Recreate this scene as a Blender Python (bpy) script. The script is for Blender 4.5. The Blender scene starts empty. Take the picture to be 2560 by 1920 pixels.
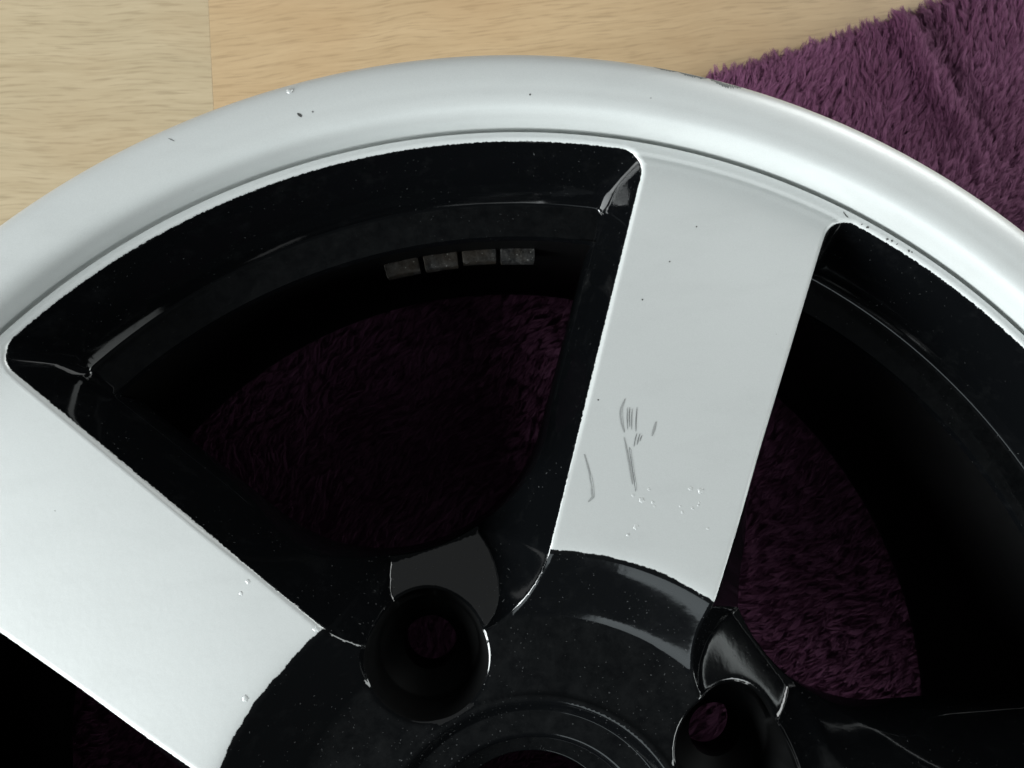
import bpy, math, random
import numpy as np
from mathutils import Matrix, Vector
from mathutils.geometry import delaunay_2d_cdt

rng = np.random.default_rng(7)
random.seed(7)
scene = bpy.context.scene
COL = scene.collection
R_ = math.radians

# ------------------------------------------------------------------ camera
cam_d = bpy.data.cameras.new('camera')
cam = bpy.data.objects.new('camera', cam_d)
COL.objects.link(cam)
scene.camera = cam
cam_d.sensor_fit = 'HORIZONTAL'
cam_d.sensor_width = 36.0
cam_d.lens = 36.0 * 1921.6 / 2560.0
cam_d.clip_start = 0.005
cam_d.clip_end = 50
ROT = ((0.99537599, 0.07460279, -0.06050665),
       (-0.07941024, 0.99351454, -0.08138106),
       (0.05404299, 0.0858096, 0.99484475))
m = Matrix(ROT).to_4x4()
m.translation = Vector((-0.00891239, 0.11615247, 0.2017981))
cam.matrix_world = m
cam_d.dof.use_dof = True
cam_d.dof.focus_distance = 0.215
cam_d.dof.aperture_fstop = 32.0

# ------------------------------------------------------------------ light
world = bpy.data.worlds.new('World')
scene.world = world
world.use_nodes = True
wbg = world.node_tree.nodes['Background']
wbg.inputs['Color'].default_value = (0.86, 0.95, 1.0, 1)
wbg.inputs['Strength'].default_value = 0.04


def area(name, loc, target, sx, sy, power, col):
    l = bpy.data.lights.new(name, 'AREA')
    l.shape = 'RECTANGLE'
    l.size, l.size_y = sx, sy
    l.energy = power
    l.color = col
    o = bpy.data.objects.new(name, l)
    COL.objects.link(o)
    o.location = loc
    d = Vector(target) - Vector(loc)
    o.rotation_euler = d.to_track_quat('-Z', 'Y').to_euler()
    return o


# daylight from a window on the left, and two walls of the room that it lights
area('window_light', (-2.0, -0.66, 0.72), (0, 0.1, 0), 1.5, 0.85, 128, (0.935, 0.99, 0.995))
area('room_light_back', (-0.6, 2.2, 1.15), (0, 0.1, 0), 2.5, 1.9, 4.5, (0.96, 1.0, 1.0))
area('room_light_right', (1.6, 1.5, 0.78), (0, 0.1, 0), 1.3, 0.8, 30, (0.97, 1.0, 0.99))

area('added_fill_side', (2.0, -1.0, 0.80), (0, 0.1, 0), 1.4, 0.8, 24, (0.94, 1.0, 0.99))  # added fill lamp, no source of the room; lifts the lip's left inner slope
area('room_light_front', (-0.9, -2.1, 1.15), (0, 0.1, 0), 1.5, 0.9, 8, (0.85, 0.96, 1.0))

vs = scene.view_settings
vs.view_transform = 'Standard'
vs.look = 'None'
vs.exposure = 0.0
vs.gamma = 1.0
vs.use_curve_mapping = False


# ------------------------------------------------------------------ helpers
def new_obj(name, me, mat=None, parent=None):
    o = bpy.data.objects.new(name, me)
    COL.objects.link(o)
    if mat:
        me.materials.append(mat)
    if parent:
        o.parent = parent
    return o


def mesh_from(name, V, F, smooth=True, normals=None, attrs=None, sharp=None):
    me = bpy.data.meshes.new(name)
    V = np.asarray(V, float)
    me.from_pydata(V.tolist(), [], [tuple(map(int, f)) for f in F])
    if smooth:
        me.polygons.foreach_set('use_smooth', np.ones(len(me.polygons), bool))
    if attrs:
        for k, a in attrs.items():
            at = me.attributes.new(k, 'FLOAT', 'POINT')
            at.data.foreach_set('value', np.asarray(a, np.float32))
    me.update()
    if sharp is not None:
        me.set_sharp_from_angle(angle=R_(sharp))
    if normals is not None:
        me.normals_split_custom_set_from_vertices(np.asarray(normals).tolist())
    return me


def revolve(profile, n=360, closed=False):
    """spin (r, z) points about the axis; list runs so that the outside is on its left"""
    P = np.array(profile, float)
    th = np.linspace(0, 2 * np.pi, n, endpoint=False)
    V = np.stack([P[None, :, 0] * np.sin(th)[:, None], P[None, :, 0] * np.cos(th)[:, None],
                  np.repeat(P[None, :, 1], n, 0)], 2).reshape(-1, 3)
    k = len(P)
    F = []
    for i in range(n):
        j = (i + 1) % n
        for a in range(k if closed else k - 1):
            b = (a + 1) % k
            F.append((i * k + a, j * k + a, j * k + b, i * k + b))
    return V, F


def empty(name, loc=(0, 0, 0)):
    o = bpy.data.objects.new(name, None)
    o.empty_display_size = 0.05
    COL.objects.link(o)
    o.location = loc
    return o


def tag(o, label=None, cat=None, kind=None):
    if label: o['label'] = label
    if cat: o['category'] = cat
    if kind: o['kind'] = kind
    return o


class NT:
    def __init__(s, name):
        s.mat = bpy.data.materials.new(name)
        s.mat.use_nodes = True
        s.t = s.mat.node_tree
        s.t.nodes.clear()
        s.out = s.n('ShaderNodeOutputMaterial')

    def n(s, typ, **kw):
        nd = s.t.nodes.new(typ)
        for k, v in kw.items():
            setattr(nd, k, v)
        return nd

    def l(s, a, b):
        s.t.links.new(a, b)

    def val(s, sock, v):
        if hasattr(v, 'is_linked') or hasattr(v, 'links'):
            s.l(v, sock)
        else:
            sock.default_value = v

    def math(s, op, a, b=None, c=None, clamp=False):
        nd = s.n('ShaderNodeMath', operation=op, use_clamp=clamp)
        s.val(nd.inputs[0], a)
        if b is not None: s.val(nd.inputs[1], b)
        if c is not None: s.val(nd.inputs[2], c)
        return nd.outputs[0]

    def mix(s, fac, a, b):
        nd = s.n('ShaderNodeMix', data_type='RGBA')
        s.val(nd.inputs['Factor'], fac)
        for i, v in ((6, a), (7, b)):
            if isinstance(v, tuple): nd.inputs[i].default_value = (*v, 1)
            else: s.l(v, nd.inputs[i])
        return nd.outputs[2]

    def noise(s, vec, scale, detail=2, rough=0.5, dist=0.0):
        nd = s.n('ShaderNodeTexNoise')
        s.l(vec, nd.inputs['Vector'])
        nd.inputs['Scale'].default_value = scale
        nd.inputs['Detail'].default_value = detail
        nd.inputs['Roughness'].default_value = rough
        nd.inputs['Distortion'].default_value = dist
        return nd.outputs['Fac']

    def ramp(s, fac, a, b, c0=0.0, c1=1.0):
        nd = s.n('ShaderNodeMapRange')
        nd.clamp = True
        s.l(fac, nd.inputs[0])
        nd.inputs[1].default_value = a
        nd.inputs[2].default_value = b
        nd.inputs[3].default_value = c0
        nd.inputs[4].default_value = c1
        return nd.outputs[0]

    def mapping(s, vec, scale=(1, 1, 1), rot=(0, 0, 0), loc=(0, 0, 0)):
        nd = s.n('ShaderNodeMapping')
        s.l(vec, nd.inputs[0])
        nd.inputs['Scale'].default_value = scale
        nd.inputs['Rotation'].default_value = rot
        nd.inputs['Location'].default_value = loc
        return nd.outputs[0]

    def bsdf(s, **kw):
        nd = s.n('ShaderNodeBsdfPrincipled')
        for k, v in kw.items():
            k = k.replace('_', ' ')
            if isinstance(v, tuple): nd.inputs[k].default_value = (*v, 1) if len(v) == 3 else v
            elif isinstance(v, (int, float)): nd.inputs[k].default_value = v
            else: s.l(v, nd.inputs[k])
        return nd

    def bump(s, h, strength, dist):
        nd = s.n('ShaderNodeBump')
        s.l(h, nd.inputs['Height'])
        nd.inputs['Strength'].default_value = strength
        nd.inputs['Distance'].default_value = dist
        return nd.outputs[0]


# ------------------------------------------------------------------ materials
def black_parts(t, co):
    """gloss black paint with settled dust"""
    fine = t.noise(co, 1300, 1)
    coarse = t.noise(co, 60, 3)
    thr = t.math('MULTIPLY_ADD', coarse, -0.22, 0.885)
    flat = t.n('ShaderNodeVectorMath', operation='MULTIPLY')
    t.l(co, flat.inputs[0])
    flat.inputs[1].default_value = (1, 1, 0)
    ln = t.n('ShaderNodeVectorMath', operation='LENGTH')
    t.l(flat.outputs[0], ln.inputs[0])
    # more dust has settled on the level hub
    thr = t.math('SUBTRACT', thr, t.ramp(ln.outputs['Value'], 0.095, 0.075, 0.0, 0.03))
    speck = t.math('GREATER_THAN', fine, thr)
    film = t.ramp(t.noise(co, 140, 4, 0.7), 0.55, 0.85, 0.0, 0.012)
    # a film of dust on level ledges and the bolt pad
    nsep = t.n('ShaderNodeSeparateXYZ')
    t.l(t.n('ShaderNodeNewGeometry').outputs['Normal'], nsep.inputs[0])
    level = t.ramp(nsep.outputs[2], 0.90, 0.998)
    film = t.math('ADD', film, t.math('MULTIPLY', level, t.ramp(t.noise(co, 180, 5, 0.75), 0.35, 0.75, 0.002, 0.022)))
    f = t.math('ADD', t.math('MULTIPLY', speck, 0.10), film, clamp=True)
    colr = t.mix(f, (0.0022, 0.0025, 0.0029), (0.30, 0.31, 0.31))
    rough = t.math('MULTIPLY_ADD', speck, 0.4, t.ramp(coarse, 0.3, 0.8, 0.06, 0.12))
    h = t.noise(co, 260, 2)
    return t.bsdf(Base_Color=colr, Roughness=rough, IOR=1.5, Specular_IOR_Level=0.5,
                  Normal=t.bump(h, 0.05, 0.0004))


def wheel_paint():
    t = NT('wheel_paint')
    co = t.n('ShaderNodeTexCoord').outputs['Object']
    sd = t.n('ShaderNodeAttribute', attribute_name='edge_distance').outputs['Fac']
    sep = t.n('ShaderNodeSeparateXYZ')
    t.l(co, sep.inputs[0])
    x2 = t.math('MULTIPLY', sep.outputs[0], sep.outputs[0])
    y2 = t.math('MULTIPLY', sep.outputs[1], sep.outputs[1])
    rad = t.math('SQRT', t.math('ADD', x2, y2))
    # ragged masking-tape edge towards the hub and round the windows
    n1 = t.math('SUBTRACT', t.noise(co, 700, 4, 0.75), 0.5)
    n2 = t.math('SUBTRACT', t.noise(co, 70, 2), 0.5)
    rr = t.math('ADD', rad, t.math('ADD', t.math('MULTIPLY', n1, 0.0011), t.math('MULTIPLY', n2, 0.0030)))
    m_r = t.ramp(rr, 0.0885, 0.0887)
    n3 = t.math('SUBTRACT', t.noise(co, 1100, 3, 0.7), 0.5)
    ss = t.math('ADD', sd, t.math('MULTIPLY', n3, 0.0006))
    m_s = t.ramp(ss, -0.00015, -0.00005)
    mask = t.math('MULTIPLY', m_r, m_s)
    # aluminium-silver paint
    flake = t.noise(co, 3200, 2)
    cloud = t.noise(co, 28, 4)
    smear = t.noise(t.mapping(co, (40, 130, 40)), 1.0, 4, 0.6)
    v = t.math('ADD', t.ramp(flake, 0.3, 0.7, -0.05, 0.05), t.ramp(cloud, 0.35, 0.7, 0.012, -0.02))
    v = t.math('ADD', v, t.ramp(smear, 0.50, 0.78, 0.0, -0.075))
    # small dark specks of dirt
    sp = t.math('GREATER_THAN', t.noise(co, 420, 1), 0.845)
    base = t.mix(t.math('ADD', 0.5, v), (0.425, 0.437, 0.431), (0.755, 0.778, 0.767))
    base = t.mix(t.math('MULTIPLY', sp, 0.5), base, (0.2, 0.2, 0.2))
    rg = t.ramp(cloud, 0.3, 0.7, 0.41, 0.48)
    silver = t.bsdf(Base_Color=base, Metallic=0.22, Roughness=rg, Coat_Weight=0.15, Coat_Roughness=0.2,
                    Normal=t.bump(t.noise(co, 520, 2), 0.06, 0.0004))
    black = black_parts(t, co)
    mx = t.n('ShaderNodeMixShader')
    t.l(mask, mx.inputs[0])
    t.l(black.outputs[0], mx.inputs[1])
    t.l(silver.outputs[0], mx.inputs[2])
    t.l(mx.outputs[0], t.out.inputs[0])
    return t.mat


def gloss_black():
    t = NT('gloss_black_paint')
    co = t.n('ShaderNodeTexCoord').outputs['Object']
    t.l(black_parts(t, co).outputs[0], t.out.inputs[0])
    return t.mat


def simple(name, **kw):
    t = NT(name)
    co = t.n('ShaderNodeTexCoord').outputs['Object']
    c = kw.pop('color')
    nz = t.noise(co, kw.pop('nscale', 800), 3)
    base = t.mix(nz, tuple(x * 0.75 for x in c), tuple(min(1, x * 1.25) for x in c))
    t.l(t.bsdf(Base_Color=base, **kw).outputs[0], t.out.inputs[0])
    return t.mat


def wood(name, c_lo, c_mid, c_hi, seed, rot=0.03, fleck=0.5):
    t = NT(name)
    co = t.n('ShaderNodeTexCoord').outputs['Object']
    co = t.mapping(co, (1, 1, 1), (0, 0, rot), (seed * 1.37, seed * 0.71, 0))
    # gentle waviness of the figure
    wav = t.n('ShaderNodeVectorMath', operation='ADD')
    wn = t.n('ShaderNodeTexNoise')
    t.l(t.mapping(co, (18, 30, 1)), wn.inputs['Vector'])
    wn.inputs['Scale'].default_value = 1.0
    wn.inputs['Detail'].default_value = 1
    cmb = t.n('ShaderNodeCombineXYZ')
    t.l(t.math('MULTIPLY_ADD', wn.outputs['Fac'], 0.008, -0.004), cmb.inputs[1])
    t.l(co, wav.inputs[0])
    t.l(cmb.outputs[0], wav.inputs[1])
    w = wav.outputs[0]
    broad = t.noise(t.mapping(w, (6, 95, 1)), 1.0, 3, 0.55)
    mid = t.noise(t.mapping(w, (30, 520, 1)), 1.0, 4, 0.62)
    fl = t.noise(t.mapping(w, (62, 900, 1)), 1.0, 2, 0.5)
    fine = t.noise(t.mapping(w, (220, 2600, 1)), 1.0, 2, 0.6)
    patch = t.noise(t.mapping(co, (14, 22, 1)), 1.0, 2, 0.5)
    f = t.math('ADD', t.ramp(broad, 0.3, 0.7, -0.20, 0.20), t.ramp(mid, 0.3, 0.7, -0.26, 0.26))
    f = t.math('ADD', f, t.ramp(fine, 0.3, 0.7, -0.07, 0.07))
    f = t.math('ADD', f, 0.55, clamp=True)
    base = t.mix(f, c_mid, c_hi)
    base = t.mix(t.ramp(fl, 0.52, 0.70, 0.0, fleck), base, c_lo)
    base = t.mix(t.ramp(patch, 0.45, 0.75, 0.0, 0.35), base, tuple(x * k for x, k in zip(c_mid, (1.05, 0.95, 0.88))))
    t.l(t.bsdf(Base_Color=base, Roughness=0.42, Specular_IOR_Level=0.35,
               Normal=t.bump(mid, 0.05, 0.0005)).outputs[0], t.out.inputs[0])
    return t.mat


def fibre(name, c0, c1):
    t = NT(name)
    a = t.n('ShaderNodeAttribute', attribute_name='tone').outputs['Fac']
    t.l(t.bsdf(Base_Color=t.mix(a, c0, c1), Roughness=0.7, Sheen_Weight=0.10, Sheen_Roughness=0.4,
               Sheen_Tint=(0.75, 0.5, 0.75), Specular_IOR_Level=0.25).outputs[0], t.out.inputs[0])
    return t.mat


M_PAINT = wheel_paint()
M_BLACK = gloss_black()
M_SATIN = simple('satin_black', color=(0.0025, 0.0026, 0.0027), nscale=300, Roughness=0.55, Specular_IOR_Level=0.06)
M_WEIGHT = simple('dull_black_weight', color=(0.016, 0.016, 0.0155), nscale=350, Roughness=0.5)
def worn_weight():
    t = NT('worn_balance_weight')
    co = t.n('ShaderNodeTexCoord').outputs['Object']
    a = t.ramp(t.noise(co, 420, 4, 0.7), 0.40, 0.66)
    b = t.ramp(t.noise(co, 95, 2), 0.45, 0.62)
    c = t.mix(a, (0.008, 0.008, 0.008), (0.050, 0.049, 0.047))
    c = t.mix(t.math('MULTIPLY', b, 0.6), c, (0.026, 0.019, 0.012))
    c = t.mix(t.math('GREATER_THAN', t.noise(co, 1500, 1), 0.72), c, (0.20, 0.20, 0.19))
    t.l(t.bsdf(Base_Color=c, Roughness=0.55, Specular_IOR_Level=0.3,
               Normal=t.bump(t.noise(co, 600, 3), 0.4, 0.0005)).outputs[0], t.out.inputs[0])
    return t.mat


M_WEIGHT = worn_weight()
M_SCRATCH = simple('bared_scratch_grey', color=(0.17, 0.175, 0.175), nscale=2500, Roughness=0.6, Metallic=0.3)
M_SMUDGE = simple('faint_smudge_grey', color=(0.33, 0.34, 0.335), nscale=2500, Roughness=0.6, Metallic=0.3)
M_DARK = simple('dark_chip', color=(0.05, 0.05, 0.048), nscale=2500, Roughness=0.7)
M_SCUFF = simple('kerb_scuff_grey', color=(0.20, 0.215, 0.21), nscale=2200, Roughness=0.7)

# ------------------------------------------------------------------ floor
FLOOR_Z = -0.1765
floor_me = mesh_from('floor', [(-3, -3, FLOOR_Z - 0.008), (3, -3, FLOOR_Z - 0.008), (3, 3, FLOOR_Z - 0.008),
                               (-3, 3, FLOOR_Z - 0.008)], [(0, 1, 2, 3)], smooth=False)
floor = tag(new_obj('floor', floor_me, simple('underlay', color=(0.25, 0.18, 0.1), Roughness=0.8)), kind='structure')
W_PALE = wood('beech_strip_pale', (0.27, 0.205, 0.122), (0.40, 0.313, 0.195), (0.51, 0.412, 0.272), 1.0, 0.02, 0.50)
W_TAN = wood('beech_strip_tan', (0.27, 0.183, 0.097), (0.425, 0.296, 0.165), (0.54, 0.388, 0.228), 2.3, -0.07, 0.46)
W_MID = wood('beech_strip_honey', (0.28, 0.20, 0.11), (0.44, 0.325, 0.19), (0.55, 0.42, 0.26), 4.1, 0.03, 0.6)
W_SET = [W_PALE, W_TAN, W_MID]


def plank(x0, x1, y0, y1, mat):
    b = 0.00012
    z0, z1 = FLOOR_Z - 0.0075, FLOOR_Z
    g = 0.00001
    x0 += g; x1 -= g; y0 += g; y1 -= g
    V = [(x0, y0, z0), (x1, y0, z0), (x1, y1, z0), (x0, y1, z0),
         (x0, y0, z1 - b), (x1, y0, z1 - b), (x1, y1, z1 - b), (x0, y1, z1 - b),
         (x0 + b, y0 + b, z1), (x1 - b, y0 + b, z1), (x1 - b, y1 - b, z1), (x0 + b, y1 - b, z1)]
    F = [(8, 9, 10, 11)]
    for a in range(4):
        c = (a + 1) % 4
        F += [(a, c, 4 + c, 4 + a), (4 + a, 4 + c, 8 + c, 8 + a)]
    return new_obj('plank', mesh_from('plank', V, F, smooth=False), mat, floor)


ROW0, ROWW = 0.231, 0.136
for ri in range(-8, 8):
    y0 = ROW0 + ri * ROWW
    if ri == 0:
        cuts = [-1.9, -1.02, -0.1238, 0.74, 1.6]
        mats = [W_TAN, W_PALE, W_TAN, W_MID]
    else:
        s = -1.9 + rng.uniform(0, 0.5)
        cuts = [s + 0.87 * k for k in range(5)]
        mats = [W_SET[int(rng.integers(0, 3))] for _ in range(4)]
    for k in range(4):
        plank(cuts[k], cuts[k + 1], y0, y0 + ROWW, mats[k])

# ------------------------------------------------------------------ wheel geometry
PHI = 0.38323308          # direction of the spoke that points up in the picture, from +y towards +x
SEC = R_(72)
R_B = 0.2046              # outer edge of a window
R_G = 0.1945              # foot of the window's outer wall
R_H = 0.1832              # inner edge of the ledge
Z_PAD = -0.0200
Z_LEDGE = -0.0133
Z_FOOT = -0.0390
HALF0, HALFK = 0.01937, 0.04584   # half width of a spoke = HALF0 + HALFK * distance


def contour(delta, vbot, rout, rc, step=0.0009):
    """closed outline of a window in its own frame (v outwards, u sideways)"""
    a36 = R_(36)
    ang = a36 - math.atan(HALFK)
    d = np.array([math.sin(ang), math.cos(ang)])
    nrm = np.array([-d[1], d[0]])                      # towards the window's middle
    P0 = np.array([-HALF0 * math.cos(a36), HALF0 * math.sin(a36)]) + nrm * delta
    sn = d[0]
    k = nrm @ (-P0)                                    # distance of the axis from the line, + inside
    # centre (0, v0): distance nrm.((0,v0)-P0) = k + v0*nrm[1]
    Rb = (k + vbot * nrm[1]) / (1 - nrm[1])
    v0 = vbot + Rb
    T = np.array([0, v0]) - nrm * Rb                   # tangent point on the side
    # outer corner: circle rc tangent to line and to arc rout from inside
    Pc0 = P0 + nrm * rc
    b = Pc0 @ d
    c = Pc0 @ Pc0 - (rout - rc) ** 2
    t = -b + math.sqrt(b * b - c)
    Cc = Pc0 + d * t
    T2 = Cc - nrm * rc
    T3 = Cc / np.linalg.norm(Cc) * rout
    pts, typ = [], []

    def arc(c, r, a0, a1, ty):
        n = max(4, int(abs(a1 - a0) * r / step))
        for i in range(n):
            a = a0 + (a1 - a0) * i / n
            pts.append((c[0] + r * math.cos(a), c[1] + r * math.sin(a))); typ.append(ty)

    aT = math.atan2(T[1] - v0, T[0])
    arc((0, v0), Rb, -math.pi / 2, aT, 0)
    n = max(2, int(np.linalg.norm(T2 - T) / step))
    for i in range(n):
        p = T + (T2 - T) * i / n
        pts.append(tuple(p)); typ.append(1)
    a2 = math.atan2(*(T2 - Cc)[::-1]); a3 = math.atan2(*(T3 - Cc)[::-1])
    if a3 < a2: a3 += 2 * math.pi
    arc(Cc, rc, a2, a3, 2)
    arc((0, 0), rout, math.atan2(T3[1], T3[0]), math.pi / 2, 2)
    pts.append((0, rout)); typ.append(2)
    right = np.array(pts); tr = np.array(typ)
    left = right[1:-1][::-1] * [-1, 1]; tl = tr[1:-1][::-1]
    prm = dict(Rb=Rb, v0=v0, aT=aT, P0=P0, nrm=nrm, T=T, T2=T2, d=d, Cc=Cc, rc=rc, a2=a2, a3=a3, rout=rout, T3=T3)
    return np.vstack([right, left]), np.concatenate([tr, tl]), prm


CF, TF, PF = contour(0.0, 0.0643, R_B, 0.0068)
CG, _, PG = contour(0.0060, 0.0900, R_G, 0.0022)
CB, _, PB = contour(0.00612, 0.09012, R_H, 0.0016)


def signed(P, q):
    """signed distance to a window outline, positive outside it; also the type of the nearest stretch"""
    u = np.abs(P[:, 0]); v = P[:, 1]
    r = np.hypot(u, v)
    big = 9.0
    # inner arc
    du, dv = u, v - q['v0']
    a = np.arctan2(dv, du)
    rb = np.hypot(du, dv) - q['Rb']
    s0 = np.where(a <= q['aT'], rb, big)
    s0 = np.where(a < -math.pi / 2, big, s0)
    # side
    w = (u - q['T'][0]) * q['d'][0] + (v - q['T'][1]) * q['d'][1]
    L = np.linalg.norm(q['T2'] - q['T'])
    s1 = -((u - q['T'][0]) * q['nrm'][0] + (v - q['T'][1]) * q['nrm'][1])
    s1 = np.where((w >= 0) & (w <= L), s1, big)
    # corner
    du, dv = u - q['Cc'][0], v - q['Cc'][1]
    a = np.arctan2(dv, du)
    a = np.where(a < q['a2'], a + 2 * math.pi, a)
    s2_ = np.where(a <= q['a3'], np.hypot(du, dv) - q['rc'], big)
    # outer arc
    aa = np.arctan2(u, v); aE = math.atan2(q['T3'][0], q['T3'][1])
    s3 = np.where(aa <= aE, r - q['rout'], big)
    # joints
    js = []
    for J, inn in ((q['T'], s1), (q['T2'], s1), (q['T3'], s3)):
        js.append(np.hypot(u - J[0], v - J[1]))
    al = np.stack([s0, s1, s2_, s3], 0)
    i = np.abs(al).argmin(0)
    best = al[i, np.arange(len(u))]
    dj = np.min(js, 0)
    miss = np.abs(best) > dj + 1e-9
    side = -((u - q['T'][0]) * q['nrm'][0] + (v - q['T'][1]) * q['nrm'][1])
    sg = np.where((side > 0) | (r > q['rout']), 1.0, -1.0)
    best = np.where(miss, sg * dj, best)
    return best, np.array([0, 1, 2, 2])[i]


def fold(P):
    """world xy -> frame of the nearest window"""
    r = np.hypot(P[:, 0], P[:, 1])
    a = np.arctan2(P[:, 0], P[:, 1]) - PHI
    k = np.floor(a / SEC)
    al = a - (k + 0.5) * SEC
    return np.stack([r * np.sin(al), r * np.cos(al)], 1), r, k.astype(int)


def unfold(Q, k):
    r = np.hypot(Q[:, 0], Q[:, 1]); a = np.arctan2(Q[:, 0], Q[:, 1]) + PHI + (k + 0.5) * SEC
    return np.stack([r * np.sin(a), r * np.cos(a)], 1)


HOLE_R, HOLE_RAD = 0.0644, 0.0172
HOLES = [PHI + R_(a) for a in (-45, 45, 135, -135)]
HC = np.array([[HOLE_R * math.sin(a), HOLE_R * math.cos(a)] for a in HOLES])


def sstep(x):
    x = np.clip(x, 0, 1)
    return x * x * x * (x * (6 * x - 15) + 10)


def face_z(r):
    spoke = -0.0056 - (Z_LEDGE + 0.0056) * -1 * np.clip((r - 0.0886) / (0.200 - 0.0886), 0, 1)
    # dish from the spokes' inner ends to the bolt pad
    x = (r - 0.0685) / 0.0195
    sp = lambda q: 0.5 * (q + np.sqrt(q * q + 0.012))
    t = sp(x) - sp(x - 1)
    z = Z_PAD + (spoke - Z_PAD) * t
    # faint step where spoke meets the rim ledge
    z = z - 0.0003 * np.exp(-((r - 0.2032) / 0.0008) ** 2)
    return z


def height(P, full=False):
    Q, r, k = fold(P)
    s, idx = signed(Q, PF)
    sg, _ = signed(Q, PG)
    zf = face_z(r)
    df = np.maximum(-s, 0)
    dg = np.maximum(sg, 0)
    t = np.where(sg <= 0, 1.0, df / np.maximum(df + dg, 1e-9))
    foot = Z_FOOT + 0.0006 * np.clip(-sg / 0.011, 0, 1)
    # rounded shoulder at the top of the wall
    eps = 0.00045
    wU = 1 - sstep((Q[:, 1] - 0.098) / 0.030)
    kU = 1.35
    panel = Z_PAD - 0.745 * (Q[:, 1] - 0.0643)         # sloping floor under the window's inner end
    dropslope = (zf - foot) / np.maximum(sg - s, 0.004) * (1 - wU) + kU * wU
    soft = 0.5 * (-s + np.sqrt(s * s + eps * eps)) - df
    soft = soft * np.where(s > 0, sstep((0.0012 - s) / 0.0009), 1)
    # level of the rim of the window's inner end nearest to each point
    pu, pv = Q[:, 0], Q[:, 1] - PF['v0']
    pl_ = np.maximum(np.hypot(pu, pv), 1e-6)
    rcn_ = np.hypot(pu / pl_ * PF['Rb'], PF['v0'] + pv / pl_ * PF['Rb'])
    zr = np.where(s < 0, face_z(np.where(Q[:, 1] < PF['v0'], rcn_, r)), zf)
    qa, qb = zr - 1.7 * df, np.minimum(panel, zr)
    zU = 0.5 * (qa + qb + np.sqrt((qa - qb) ** 2 + 0.0011 ** 2))
    zU = np.maximum(np.minimum(zU, zr), foot)
    zl = zf * (1 - t) + foot * t
    z = np.where(s < 0, zU * wU + zl * (1 - wU), zf) - np.minimum(dropslope, 4.5) * soft * np.clip(sg / 0.001, 0, 1) * 0.9
    # rolled mouths of the bolt pockets
    dh = np.min([np.hypot(P[:, 0] - c[0], P[:, 1] - c[1]) for c in HC], 0) - HOLE_RAD
    z = z - 0.0007 * np.exp(-np.maximum(dh, 0) / 0.0006)
    # shallow rise round the centre bore
    z = z + 0.0006 * np.exp(-((r - 0.0462) / 0.0012) ** 2)
    if full:
        return z, s, sg, idx, r, k
    return z


R_IN, R_OUT = 0.0452, 0.2058
pts = []
loops = []


def add_loop(P, hole):
    i0 = sum(len(a) for a in pts)
    pts.append(P)
    n = len(P)
    loops.append([(i0 + i, i0 + (i + 1) % n) for i in range(n)])


th = np.linspace(0, 2 * np.pi, 900, endpoint=False)
circle = lambda r, c=(0, 0), t=th: np.stack([c[0] + r * np.sin(t), c[1] + r * np.cos(t)], 1)
add_loop(circle(R_OUT), False)
add_loop(circle(R_IN, t=th[::4]), True)
NHOLE = 96
th_h = np.linspace(0, 2 * np.pi, NHOLE, endpoint=False)
hole_rings = []
for c in HC:
    hole_rings.append(circle(HOLE_RAD, c, th_h))
    add_loop(hole_rings[-1], True)
for k in range(5):
    add_loop(unfold(CB, k), True)
    add_loop(unfold(CG, k), False)
nloop = sum(len(a) for a in pts)
extra = []
TAN = np.roll(CF, -1, 0) - np.roll(CF, 1, 0)
TAN /= np.linalg.norm(TAN, axis=1)[:, None]
NO = np.stack([TAN[:, 1], -TAN[:, 0]], 1)              # outward
for k in range(5):
    for off in (-0.0042, -0.0026, -0.0015, -0.0009, -0.0005, -0.0002, 0, 0.0003, 0.0006, 0.001, 0.0016, 0.0026, 0.0045):
        extra.append(unfold(CF + NO * off, k))
    for t in (0.25, 0.4, 0.55, 0.7, 0.8, 0.9):
        # down the sloping wall under the window's inner end
        U = CF[TF == 0]
        extra.append(unfold(U + np.array([0, 1]) * t * 0.024, k))
gu, gv = np.meshgrid(np.arange(-0.042, 0.042, 0.0011), np.arange(0.0640, 0.128, 0.0011), indexing='ij')
for k in range(5):
    extra.append(unfold(np.stack([gu.ravel(), gv.ravel()], 1), k))
for c in HC:
    for off in (0.0003, 0.0007, 0.0013, 0.0022):
        extra.append(circle(HOLE_RAD + off, c, th_h))
for r in list(np.arange(0.0456, 0.0490, 0.0007)) + list(np.arange(0.050, 0.070, 0.0025)) + \
        list(np.arange(0.070, 0.0915, 0.0007)) + list(np.arange(0.093, 0.20, 0.004)) + \
        [0.2, 0.2008, 0.2016, 0.2022, 0.2028, 0.2034, 0.2040, 0.2046, 0.2052]:
    n = max(180, int(2 * np.pi * r / (0.0016 if r < 0.093 else 0.004 if r < 0.1995 else 0.0012)))
    extra.append(circle(r, t=np.linspace(0, 2 * np.pi, n, endpoint=False) + rng.uniform(0, 1)))
X = np.vstack(extra)
Qx, rx, kx = fold(X)
keep = (rx > R_IN + 2e-4) & (rx < R_OUT - 2e-4)
keep &= signed(Qx, PB)[0] > 2e-4
keep &= np.abs(signed(Qx, PG)[0]) > 1.5e-4
for c in HC:
    keep &= np.hypot(X[:, 0] - c[0], X[:, 1] - c[1]) > HOLE_RAD + 1e-4
X = X[keep]
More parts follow.
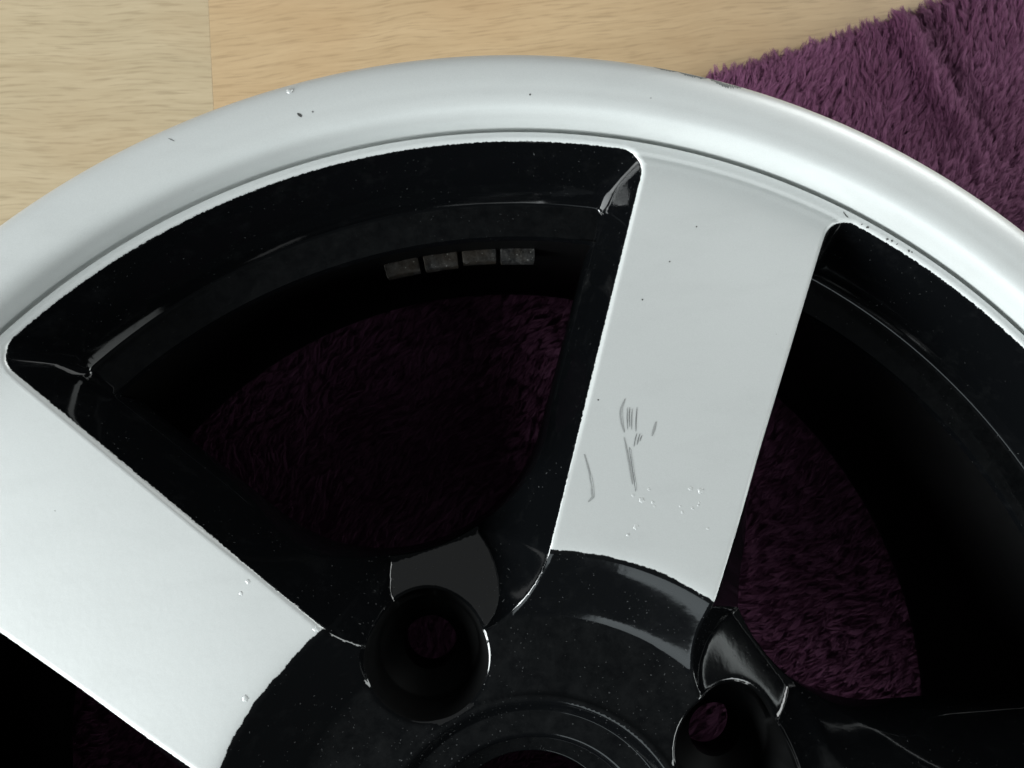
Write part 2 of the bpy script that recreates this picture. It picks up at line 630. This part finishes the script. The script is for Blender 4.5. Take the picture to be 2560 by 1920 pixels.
# thin out near-duplicates
key = np.round(X / 0.00022).astype(np.int64)
_, ui = np.unique(key[:, 0] * 1000003 + key[:, 1], return_index=True)
X = X[np.sort(ui)]
ALL = np.vstack(pts + [X])
S = 100.0
edges = [e for L in loops for e in L]
res = delaunay_2d_cdt([Vector((float(p[0]) * S, float(p[1]) * S)) for p in ALL], edges, [], 0, 1e-6)
V2 = np.array([(v.x, v.y) for v in res[0]]) / S
F2 = np.array([f for f in res[2] if len(f) == 3])
cen = V2[F2].mean(1)
Qc, rc_, kc = fold(cen)
sB, _ = signed(Qc, PB)
ok = (rc_ > R_IN) & (rc_ < R_OUT) & (sB > 0)
for c in HC:
    # inside the mouth polygon
    ok &= np.hypot(cen[:, 0] - c[0], cen[:, 1] - c[1]) > HOLE_RAD * math.cos(math.pi / NHOLE) * 0.9995
F2 = F2[ok]; cen = cen[ok]
e1 = V2[F2[:, 1]] - V2[F2[:, 0]]; e2 = V2[F2[:, 2]] - V2[F2[:, 0]]
flip = (e1[:, 0] * e2[:, 1] - e1[:, 1] * e2[:, 0]) < 0
F2[flip] = F2[flip][:, ::-1]
Z2, s2, sg2, idx2, r2, k2 = height(V2, True)
h = 1.2e-4
gx = (height(V2 + [h, 0]) - height(V2 - [h, 0])) / (2 * h)
gy = (height(V2 + [0, h]) - height(V2 - [0, h])) / (2 * h)
N2 = np.stack([-gx, -gy, np.ones_like(gx)], 1)
N2 /= np.linalg.norm(N2, axis=1)[:, None]
V3 = np.column_stack([V2, Z2])
# which part owns a face
zc, sc, sgc, ic, rcn, kcn = height(cen, True)
ang = np.arctan2(cen[:, 0], cen[:, 1]) - PHI
spoke_i = np.round(ang / SEC).astype(int) % 5
typ = ic
part = np.where(sc < 0, np.where(typ == 2, 10, np.where(typ == 0, 11, spoke_i)),
                np.where(rcn > 0.2030, 10, np.where(rcn < 0.0840, 11, spoke_i)))

wheel = empty('alloy_wheel', (0, 0, FLOOR_Z + 0.004))
tag(wheel, 'silver and gloss black five-spoke alloy car wheel lying face up on the purple towel', 'wheel')
WOFF = Vector((0, 0, -(FLOOR_Z + 0.004)))


def wpart(name, me, mat, parent=None):
    o = new_obj(name, me, mat)
    o.parent = parent or wheel
    if not parent:
        o.location = WOFF
    return o


def sub(ids, extraV=None):
    F = F2[np.isin(part, ids)]
    u, inv = np.unique(F, return_inverse=True)
    return V3[u], inv.reshape(F.shape), N2[u], s2[u]


def join(meshes):
    V, F, N, A = [], [], [], []
    o = 0
    for v, f, n, a in meshes:
        V.append(v); N.append(n); A.append(a)
        F += [tuple(int(i) + o for i in t) for t in f]
        o += len(v)
    return np.vstack(V), F, np.vstack(N), np.concatenate(A)


def wall_strip(ring, ztop, levels, a_val=-1.0):
    """wall hanging from a closed ring; levels = [(inset towards ring normal, z)]"""
    n = len(ring)
    tan = np.roll(ring, -1, 0) - np.roll(ring, 1, 0)
    tan /= np.linalg.norm(tan, axis=1)[:, None]
    no = np.stack([tan[:, 1], -tan[:, 0]], 1)
    rows = [np.column_stack([ring, ztop])]
    for ins, z in levels:
        rows.append(np.column_stack([ring + no * ins, np.full(n, z) if np.isscalar(z) else z]))
    V = np.vstack(rows)
    F = []
    for a in range(len(rows) - 1):
        for i in range(n):
            j = (i + 1) % n
            F.append((a * n + i, a * n + j, (a + 1) * n + j, (a + 1) * n + i))
    return V, F


# --- outer rim: lip and rim ledge
lip = [(0.2058, Z_LEDGE), (0.2064, -0.0133), (0.20685, -0.0133), (0.20705, -0.0136), (0.20715, -0.0148), (0.20735, -0.0160), (0.2077, -0.0166), (0.2082, -0.0164), (0.2085, -0.0155),
       (0.20865, -0.0140), (0.20880, -0.0122), (0.2090, -0.0102), (0.2094, -0.0084), (0.2100, -0.0069), (0.2108, -0.0058), (0.2118, -0.0050), (0.2130, -0.0045),
       (0.2143, -0.0042), (0.2158, -0.0041), (0.2175, -0.0039), (0.2193, -0.0039), (0.2212, -0.0041), (0.2231, -0.0045), (0.2248, -0.0052),
       (0.2261, -0.0061), (0.2270, -0.0073), (0.2275, -0.0087), (0.2277, -0.0105), (0.2272, -0.0125), (0.2255, -0.0140), (0.2230, -0.0146)]
R_LIP = 0.2277


def lip_z(r):
    a = np.array(lip)
    n = int(a[:, 0].argmax()) + 1
    return np.interp(r, a[:n, 0], a[:n, 1])


def smooth_profile(p, n=4):
    """Catmull-Rom through the profile points"""
    p = np.array(p); out = []
    for i in range(len(p) - 1):
        p0 = p[max(i - 1, 0)]; p1 = p[i]; p2 = p[i + 1]; p3 = p[min(i + 2, len(p) - 1)]
        for k in range(n):
            t = k / n
            out.append(0.5 * ((2 * p1) + (-p0 + p2) * t + (2 * p0 - 5 * p1 + 4 * p2 - p3) * t * t + (-p0 + 3 * p1 - 3 * p2 + p3) * t ** 3))
    out.append(p[-1])
    return np.array(out)


LP = smooth_profile(lip, 2)
Vl, Fl = revolve(LP, 900)
tg = np.gradient(LP, axis=0); tg /= np.linalg.norm(tg, axis=1)[:, None]
nl = np.stack([-tg[:, 1], tg[:, 0]], 1)
thl = np.linspace(0, 2 * np.pi, 900, endpoint=False)
Nl = np.stack([nl[None, :, 0] * np.sin(thl)[:, None], nl[None, :, 0] * np.cos(thl)[:, None], np.repeat(nl[None, :, 1], 900, 0)], 2).reshape(-1, 3)
v, f, n_, a_ = sub([10])
V, F, N, A = join([(v, f, n_, a_), (Vl, Fl, Nl, np.ones(len(Vl)))])
rim = wpart('outer_rim', mesh_from('outer_rim', V, F, normals=N, attrs={'edge_distance': A}), M_PAINT)
rim['label'] = 'silver painted outer lip with black window walls'

# --- spokes
spokes = []
for i in range(5):
    v, f, n_, a_ = sub([i])
    o = wpart('spoke', mesh_from('spoke', v, f, normals=n_, attrs={'edge_distance': a_}), M_PAINT)
    spokes.append(o)

# --- hub
v, f, n_, a_ = sub([11])
hub = wpart('hub', mesh_from('hub', v, f, normals=n_, attrs={'edge_distance': a_}), M_PAINT)
hub['label'] = 'gloss black dished hub'
# walls below the windows' back edges: the thickness of spokes and hub
for k in range(5):
    ring = unfold(CB, k)
    zt = height(ring + 0)
    Qr = CB
    side = np.hypot(Qr[:, 0], Qr[:, 1]) < R_H - 0.0012
    zb = np.where(side, -0.0540, -0.0405)
    V, F = wall_strip(ring, zt - 0.00002, [(-0.0004, zt - 0.0007), (-0.0008, zb)])
    wl = wpart('window_wall', mesh_from('window_wall', V, F, sharp=40), M_BLACK)

# bolt holes: tapered pocket, seat and through hole
for c, ring in zip(HC, hole_rings):
    zt = height(ring * 1.0)
    d = ring - c
    rows = [np.column_stack([ring, zt])]
    for rad, z in ((0.0166, None), (0.0150, -0.0335), (0.0142, -0.0345), (0.0095, -0.0375), (0.0080, -0.0385), (0.0079, -0.0500)):
        zz = zt - 0.0011 if z is None else np.full(NHOLE, z)
        rows.append(np.column_stack([c + d / HOLE_RAD * rad, zz]))
    V = np.vstack(rows); F = []
    for a in range(len(rows) - 1):
        for i in range(NHOLE):
            j = (i + 1) % NHOLE
            F.append((a * NHOLE + i, (a + 1) * NHOLE + i, (a + 1) * NHOLE + j, a * NHOLE + j))
    new_obj('bolt_hole', mesh_from('bolt_hole', V, F, sharp=35), M_SATIN, hub)

# centre bore: chamfered steps
bore = smooth_profile([(0.0452, float(height(np.array([[0, R_IN]]))[0])), (0.0447, -0.0200), (0.0442, -0.0206), (0.0420, -0.0226), (0.0415, -0.0229)], 3).tolist() + \
    [(0.0410, -0.0230), (0.0356, -0.0231), (0.0352, -0.0232), (0.0338, -0.0243), (0.0335, -0.0248), (0.0333, -0.0262), (0.0332, -0.0330),
     (0.0330, -0.0334), (0.0270, -0.0336), (0.0266, -0.0338), (0.0264, -0.0342), (0.0263, -0.0520)]
V, F = revolve(bore, 300)
new_obj('center_bore', mesh_from('center_bore', V, F, sharp=50), M_BLACK, hub)

# --- barrel behind the face, a closed ring of real thickness
inner = [(0.1832, -0.0386), (0.1833, -0.0420), (0.1836, -0.0500), (0.1842, -0.0900), (0.1850, -0.1250), (0.1854, -0.1410), (0.1868, -0.1470), (0.1950, -0.1580),
         (0.2060, -0.1650), (0.2140, -0.1710), (0.2190, -0.1722), (0.2225, -0.1716), (0.2236, -0.1690), (0.2226, -0.1655)]
outer = [(0.2180, -0.1640), (0.2130, -0.1600), (0.2100, -0.1540), (0.2090, -0.1360), (0.2040, -0.1260), (0.1930, -0.1120), (0.1905, -0.1040), (0.1905, -0.0620), (0.1935, -0.0540),
         (0.2060, -0.0420), (0.2095, -0.0350), (0.2105, -0.0220), (0.2140, -0.0170), (0.2229, -0.0147)]
V, F = revolve(inner + outer, 300)
barrel = wpart('barrel', mesh_from('barrel', V, F, sharp=40), M_SATIN)
barrel['label'] = 'black inner barrel of the wheel'

# stick-on balance weights in a row on the barrel
a0, a1, nw = -32.6, -16.0, 4
stp = (a1 - a0) / nw
for i in range(nw):
    b0 = PHI + R_(a0 + i * stp + 0.20 + random.uniform(-.05, .05)); b1 = PHI + R_(a0 + (i + 1) * stp - 0.20)
    ro, ri_ = 0.1838, 0.1796 + random.uniform(-0.0005, 0.0004)
    zt, zb = -0.0550 + random.uniform(-0.0005, 0.0005), -0.0610
    bv = 0.0006
    n = 10
    V, F = [], []
    prof = [(ro, zt), (ri_ + bv, zt), (ri_ + 0.0002, zt - 0.0003), (ri_, zt - bv), (ri_, zb + bv), (ri_ + bv, zb), (ro, zb)]
    kk = len(prof)
    angs = [b0, b0 + 0.002] + list(np.linspace(b0 + 0.006, b1 - 0.006, n)) + [b1 - 0.002, b1]
    for j, a in enumerate(angs):
        sh = 0.0007 if j in (0, len(angs) - 1) else 0.0
        for r, z in prof:
            r_ = r + (sh if r < ro else 0); z_ = z - (sh if z > -0.06 else -sh)
            V.append((r_ * math.sin(a), r_ * math.cos(a), z_ + (random.uniform(-1, 1) * 0.00012 if 0 < j < len(angs) - 1 else 0)))
    for j in range(len(angs) - 1):
        for q in range(kk - 1):
            F.append((j * kk + q, (j + 1) * kk + q, (j + 1) * kk + q + 1, j * kk + q + 1))
    F.append(tuple(range(kk))); F.append(tuple((len(angs) - 1) * kk + q for q in range(kk))[::-1])
    new_obj('balance_weight', mesh_from('balance_weight', V, F, sharp=45), M_WEIGHT, barrel)


# --- marks of wear on the faces
def face_pts(P):
    P = np.asarray(P, float)
    r = np.hypot(P[:, 0], P[:, 1])
    return np.where(r > 0.2057, lip_z(r), height(P))


def sliver(name, path, width, mat, parent, lift=0.00006, jag=0.15):
    """lens-shaped mark following a path on the surface"""
    P = np.array(path, float)
    seg = np.r_[0, np.cumsum(np.linalg.norm(np.diff(P, axis=0), axis=1))]
    n = max(6, int(seg[-1] / 0.0008))
    t = np.linspace(0, seg[-1], n)
    C = np.stack([np.interp(t, seg, P[:, 0]), np.interp(t, seg, P[:, 1])], 1)
    tn = np.gradient(C, axis=0); tn /= np.linalg.norm(tn, axis=1)[:, None]
    no = np.stack([tn[:, 1], -tn[:, 0]], 1)
    w = width * np.sin(np.linspace(0.06, 0.94, n) * np.pi) ** 0.6
    wl = (w * rng.uniform(1 - jag, 1 + jag, n))[:, None] / 2
    wr = (w * rng.uniform(1 - jag, 1 + jag, n))[:, None] / 2
    A, B = C + no * wl, C - no * wr
    V = np.vstack([np.column_stack([A, face_pts(A) + lift]), np.column_stack([B, face_pts(B) + lift]),
                   np.column_stack([C, face_pts(C) + lift * 1.6])])
    F = []
    for i in range(n - 1):
        F += [(i, i + 1, 2 * n + i + 1, 2 * n + i), (2 * n + i, 2 * n + i + 1, n + i + 1, n + i)]
    return new_obj(name, mesh_from(name, V, F), mat, parent)


def blob(name, c, rad, mat, parent, hgt=0.0, n=14, jag=0.2, stretch=(1, 0)):
    """small bump (blister, drop) or flat chip on the surface"""
    c = np.array(c, float)
    jr = 1 + rng.uniform(-jag, jag, n)
    a = np.linspace(0, 2 * np.pi, n, endpoint=False)
    V, F = [], []
    levels = [1.0, 0.85, 0.6, 0.3] if hgt else [1.0, 0.5]
    for L in levels:
        d = np.stack([np.cos(a), np.sin(a)], 1) * (rad * L * jr)[:, None]
        s = np.array([math.cos(stretch[1]), math.sin(stretch[1])])
        d = d + np.outer(d @ s, s) * (stretch[0] - 1)
        P = c + d
        z = face_pts(P) + (hgt * math.sqrt(max(0, 1 - L * L)) - (0.00001 if L == 1 and hgt else 0) if hgt else 0.00006)
        V.append(np.column_stack([P, z]))
    V.append(np.column_stack([c[None], face_pts(c[None]) + (hgt if hgt else 0.00007)]))
    V = np.vstack(V)
    for q in range(len(levels) - 1):
        for i in range(n):
            j = (i + 1) % n
            F.append((q * n + i, q * n + j, (q + 1) * n + j, (q + 1) * n + i))
    q = len(levels) - 1
    for i in range(n):
        F.append((q * n + i, q * n + (i + 1) % n, len(V) - 1))
    at = {'edge_distance': np.ones(len(V))}
    return new_obj(name, mesh_from(name, V, F, attrs=at), mat, parent)


up, lf = spokes[0], spokes[4]
sliver('scratch', [(0.03478, 0.12689), (0.03355, 0.12462), (0.03307, 0.12248), (0.03324, 0.11994), (0.03361, 0.11768)], 0.0007, M_SMUDGE, up)
for a, b, w in (((0.03519, 0.1245), (0.0346, 0.11839), .00018), ((0.03581, 0.12445), (0.03526, 0.11906), .00022),
                ((0.0365, 0.12403), (0.03573, 0.1183), .00018), ((0.03785, 0.12429), (0.03683, 0.11768), .00025),
                ((0.03706, 0.11712), (0.03588, 0.11362), .00022), ((0.03793, 0.11705), (0.03679, 0.11398), .00022),
                ((0.03847, 0.11658), (0.0377, 0.11491), .0002)):
    sliver('scratch', [a, ((a[0] + b[0]) / 2 - .0001, (a[1] + b[1]) / 2), b], w, M_SCRATCH, up)
sliver('scratch', [(0.04277, 0.11992), (0.04123, 0.11607)], 0.0007, M_SMUDGE, up)
sliver('scratch', [(0.0334, 0.11633), (0.03384, 0.112), (0.03437, 0.10345)], 0.0005, M_SMUDGE, up)
sliver('scratch', [(0.03456, 0.11355), (0.03483, 0.10765), (0.03506, 0.10145)], 0.0003, M_SCRATCH, up)
sliver('scratch', [(0.02196, 0.11259), (0.0229, 0.10756), (0.02323, 0.10367), (0.02313, 0.10087), (0.02177, 0.09977)], 0.0005, M_SMUDGE, up)
sliver('scratch', [(0.0231, 0.1037), (0.02313, 0.10087), (0.02177, 0.09977)], 0.0008, M_SMUDGE, up)
M_SCRATCH_GLINT = simple('scratch_painted_glint', color=(0.72, 0.75, 0.745), nscale=2500, Roughness=0.35, Metallic=0.3)  # painted highlight beside the long scratches, gives them depth
for pth in ([(0.03476, 0.1130), (0.03503, 0.1076), (0.03524, 0.1018)], [(0.02325, 0.1068), (0.02352, 0.1037), (0.02345, 0.1012)], [(0.03385, 0.1252), (0.0334, 0.1225), (0.03352, 0.1200)]):
    sliver('scratch', pth, 0.00014, M_SCRATCH_GLINT, up)  # bright sliver next to a scratch, its glint put in as colour
for (x, y), rad in zip([(0.0503, 0.10095), (0.05303, 0.10012), (0.03882, 0.10174), (0.03642, 0.09906), (0.03982, 0.09709), (0.0473, 0.0948), (0.05021, 0.0956),
                        (0.05194, 0.09633), (0.0538, 0.08993), (0.03402, 0.09194), (0.03167, 0.09014), (0.0394, 0.09817), (0.03423, 0.10047), (0.04683, 0.09642), (0.0523, 0.0970)],
                       [.00062, .0008, .0004, .0007, .0003, .0004, .0004, .00035, .0004, .0007, .0005, .0004, .0004, .0003, .0003]):
    blob('paint_blister', (x, y), rad, M_PAINT, up, hgt=rad * 0.19, jag=0.4)
for (x, y), rad in zip([(-0.06958, 0.08656), (-0.07147, 0.08367), (-0.0715, 0.05707), (-0.0523, 0.0731)], [.0006, .0005, .0009, .0009]):
    blob('paint_blister', (x, y), rad, M_PAINT, lf, hgt=rad * 0.19, jag=0.4)
for (x, y) in [(0.05187, 0.16524), (0.06096, 0.17513), (0.04275, 0.15463), (0.0273, 0.12717)]:
    blob('dirt_speck', (x, y), 0.00022, M_DARK, up)
blob('paint_blister', (-0.0510, 0.2183), 0.0009, M_PAINT, rim, hgt=0.0004)
blob('chip', (-0.0485, 0.2109), 0.0004, M_DARK, rim, stretch=(2.2, -0.7))
blob('chip', (-0.0449, 0.2116), 0.00025, M_SCRATCH, rim)
sliver('scratch', [(-0.0839, 0.2065), (-0.0822, 0.2055)], 0.0003, M_SCRATCH, rim)
blob('chip', (0.0151, 0.2134), 0.00025, M_DARK, rim)
sliver('scratch', [(0.1054, 0.1771), (0.1060, 0.1760), (0.1067, 0.1752)], 0.0003, M_DARK, rim)
for x, y in [(0.1106, 0.1730), (0.1122, 0.1720), (0.1177, 0.1681), (0.1190, 0.1674), (0.1205, 0.1664), (0.1238, 0.1642), (0.1246, 0.1637)]:
    blob('chip', (x, y), random.uniform(.0002, .0004), M_DARK, rim, jag=0.5)


# kerb scuff along the outer edge of the lip
def scuff(t0, t1, r_in, jag):
    n = 46
    tt = np.linspace(t0, t1, n)
    V = []
    rows = 5
    e = np.sin(np.linspace(0, np.pi, n)) ** 0.5
    deep = e * (0.55 + 0.45 * rng.random(n)) * jag
    for q in range(rows):
        r = 0.2271 - (deep * (q / (rows - 1)))
        V.append(np.stack([r * np.sin(tt), r * np.cos(tt), lip_z(r) + 0.00009], 1))
    V = np.vstack(V)
    F = [(q * n + i, q * n + i + 1, (q + 1) * n + i + 1, (q + 1) * n + i) for q in range(rows - 1) for i in range(n - 1)]
    F = [f[::-1] for f in F]
    return new_obj('kerb_scuff', mesh_from('kerb_scuff', V, F), M_SCUFF, rim)


scuff(0.228, 0.262, 0, 0.0016)
scuff(0.258, 0.300, 0, 0.0022)
scuff(0.300, 0.345, 0, 0.0032)

# ------------------------------------------------------------------ towel
towel = empty('towel', (0.05, 0.05, FLOOR_Z))
tag(towel, 'purple plush fleece towel with long pile spread under the wheel', 'towel')
E0 = np.array([0.126, 0.2925]); E1 = np.array([0.2469, 0.3262])
ED = (E1 - E0) / np.linalg.norm(E1 - E0)
EN = np.array([ED[1], -ED[0]])                         # into the towel


def vnoise(P, sc, seed):
    """smooth value noise"""
    g = np.random.default_rng(seed).random((64, 64))
    q = P * sc + 31.7
    i = np.floor(q).astype(int); f = q - i
    f = f * f * (3 - 2 * f)
    a = g[i[:, 0] % 64, i[:, 1] % 64]; b = g[(i[:, 0] + 1) % 64, i[:, 1] % 64]
    c = g[i[:, 0] % 64, (i[:, 1] + 1) % 64]; d = g[(i[:, 0] + 1) % 64, (i[:, 1] + 1) % 64]
    return (a * (1 - f[:, 0]) + b * f[:, 0]) * (1 - f[:, 1]) + (c * (1 - f[:, 0]) + d * f[:, 0]) * f[:, 1]


RG0 = np.array([0.2305, 0.3160]); RG1 = np.array([0.2540, 0.2540])
RD = (RG1 - RG0) / np.linalg.norm(RG1 - RG0); RN = np.array([-RD[1], RD[0]])   # to the right of the crease


def towel_z(P):
    """height of the towel's ground weave, with the crease at its right"""
    d = (P - RG0) @ RN
    l = (P - RG0) @ RD
    bend = 0.0022 * np.sin(l * 60)
    d = d + bend
    fade = np.exp(-(np.maximum(l - 0.045, 0) / 0.03) ** 2) * np.exp(-(np.maximum(-l - 0.004, 0) / 0.01) ** 2)
    z = 0.0062 * np.exp(-(d / 0.0036) ** 2) * fade
    z -= 0.0020 * np.exp(-((d - 0.0120) / 0.007) ** 2) * fade
    z += 0.0022 * (vnoise(P, 22, 3) - 0.5) * np.clip((np.hypot(P[:, 0], P[:, 1]) - 0.225) / 0.02, 0, 1)
    return FLOOR_Z + 0.0042 + z


def edge_in(P):
    w = 0.0016 * (vnoise(P, 60, 9) - 0.5) + 0.002 * (vnoise(P, 17, 10) - 0.5)
    return (P - E0) @ EN + w


# ground weave
nx, ny = 150, 150
uu, vv = np.meshgrid(np.linspace(-0.56, 0.34, nx), np.linspace(0.0, 0.62, ny), indexing='ij')
P = E0 + uu.reshape(-1, 1) * ED + vv.reshape(-1, 1) * EN
Zt = towel_z(P)
Vt = np.column_stack([P, Zt]); Vb = np.column_stack([P, np.full(len(P), FLOOR_Z + 0.0006)])
F = [(i * ny + j, (i + 1) * ny + j, (i + 1) * ny + j + 1, i * ny + j + 1) for i in range(nx - 1) for j in range(ny - 1)]
F = [f[::-1] for f in F]
nv = len(P)
bd = [i * ny for i in range(nx)] + [(nx - 1) * ny + j for j in range(1, ny)] + [i * ny + ny - 1 for i in range(nx - 2, -1, -1)] + [j for j in range(ny - 2, 0, -1)]
F += [(bd[i], bd[(i + 1) % len(bd)], nv + bd[(i + 1) % len(bd)], nv + bd[i]) for i in range(len(bd))]
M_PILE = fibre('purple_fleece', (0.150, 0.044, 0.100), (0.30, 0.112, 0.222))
me = mesh_from('cloth', np.vstack([Vt, Vb]), F, attrs={'tone': np.full(2 * nv, 0.35)})
cloth = new_obj('cloth', me, M_PILE, towel)
TOFF = -Vector(towel.location)
cloth.location = TOFF


def pile(P, nstrand, length, width, flat, seed, K=5):
    """fleece: locks of fibres combed in a drifting direction"""
    g = np.random.default_rng(seed)
    n = len(P)
    base_dir = R_(62) + 0.9 * (vnoise(P, 14, seed + 1) - 0.5) + 0.9 * (vnoise(P, 55, seed + 2) - 0.5)
    inn = edge_in(P)
    # combed out over the hem near the edge, more sideways deeper in
    base_dir = base_dir + R_(24) * np.exp(-(inn / 0.018) ** 2) - R_(16) * np.clip((inn - 0.03) / 0.05, 0, 1)
    lockdir = base_dir + g.normal(0, 0.22, n)
    locklen = length * g.uniform(0.65, 1.2, n)
    locklift = g.uniform(0.30, 0.85, n)
    tone0 = np.clip(0.5 + g.normal(0, 0.12, n) + 0.5 * (vnoise(P, 40, seed + 5) - 0.5), 0, 1)
    tip = P + np.stack([np.cos(lockdir), np.sin(lockdir)], 1) * (locklen * 0.75)[:, None]
    rep = lambda a: np.repeat(a, nstrand, 0)
    root = rep(P) + g.normal(0, 0.0008, (n * nstrand, 2))
    tipp = rep(tip) + g.normal(0, 0.00060, (n * nstrand, 2))
    L = rep(locklen) * g.uniform(0.85, 1.1, n * nstrand)
    lift = rep(locklift) * g.uniform(0.8, 1.15, n * nstrand)
    z0 = towel_z(root)
    # fibres past the hem bend down to the floor
    over = edge_in(root) < 0.0
    N = len(root)
    t = np.linspace(0, 1, K)
    V = np.zeros((N, K, 2, 3))
    hor = tipp - root
    curl = g.normal(0, 0.0008, N)
    hd = hor / np.maximum(np.linalg.norm(hor, axis=1), 1e-6)[:, None]
    perp = np.stack([-hd[:, 1], hd[:, 0]], 1)
    face = g.uniform(-0.7, 0.7, N)
    for i, s in enumerate(t):
        c = root + hor * (s ** 1.25) + perp * (curl * math.sin(s * math.pi))[:, None]
        z = z0 + flat * lift * math.sin(min(1.0, s * 1.25) * math.pi * 0.62) * (L / length)
        z = z - np.where(edge_in(c) < 0, np.minimum(0.0035, -edge_in(c) * 0.8), 0)
        w = width * (1.0, 1.0, 0.95, 0.75, 0.25)[i if K == 5 else min(4, i + 1)] * 0.5
        off = np.column_stack([perp * (w * np.cos(face))[:, None], w * np.sin(face)])
        V[:, i, 0, :2] = c - off[:, :2]; V[:, i, 0, 2] = z - off[:, 2]
        V[:, i, 1, :2] = c + off[:, :2]; V[:, i, 1, 2] = z + off[:, 2]
    V = V.reshape(-1, 3)
    V[:, 2] = np.maximum(V[:, 2], FLOOR_Z + 0.0005)
    base = (np.arange(N) * K * 2)[:, None]
    q = np.concatenate([base + np.array([[2 * i, 2 * i + 1, 2 * i + 3, 2 * i + 2]]) for i in range(K - 1)], 1).reshape(-1)
    nq = N * (K - 1)
    me = bpy.data.meshes.new('pile')
    me.vertices.add(len(V)); me.vertices.foreach_set('co', V.ravel().astype(np.float32))
    me.loops.add(nq * 4); me.loops.foreach_set('vertex_index', q.astype(np.int32))
    me.polygons.add(nq)
    me.polygons.foreach_set('loop_start', np.arange(nq, dtype=np.int32) * 4)
    me.polygons.foreach_set('use_smooth', np.ones(nq, bool))
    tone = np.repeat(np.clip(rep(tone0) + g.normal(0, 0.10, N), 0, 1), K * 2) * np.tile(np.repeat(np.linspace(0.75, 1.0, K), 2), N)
    at = me.attributes.new('tone', 'FLOAT', 'POINT')
    at.data.foreach_set('value', tone.astype(np.float32))
    me.update(calc_edges=True)
    me.validate()
    return me


def scatter(u0, u1, v0, v1, sp, seed, cond):
    g = np.random.default_rng(seed)
    a, b = np.meshgrid(np.arange(u0, u1, sp), np.arange(v0, v1, sp), indexing='ij')
    a = a.ravel() + g.uniform(-.5, .5, a.size) * sp; b = b.ravel() + g.uniform(-.5, .5, b.size) * sp
    P = E0 + a[:, None] * ED + b[:, None] * EN
    return P[cond(P)]


POUT = scatter(-0.02, 0.22, -0.001, 0.19, 0.0017, 21, lambda P: (np.hypot(P[:, 0], P[:, 1]) > 0.215) & (edge_in(P) > 0.0002) & (P[:, 0] < 0.34))
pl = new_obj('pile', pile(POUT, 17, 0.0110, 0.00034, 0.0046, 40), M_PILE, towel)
pl.location = TOFF
tag(pl, 'long purple pile combed towards the hem', kind='stuff')
PIN = scatter(-0.52, 0.34, 0.0, 0.45, 0.0030, 22, lambda P: (np.hypot(P[:, 0], P[:, 1]) < 0.200) & (P[:, 1] > -0.09))
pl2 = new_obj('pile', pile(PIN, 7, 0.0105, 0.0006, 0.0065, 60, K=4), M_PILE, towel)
pl2.location = TOFF
tag(pl2, 'purple pile seen in shade through the wheel windows', kind='stuff')
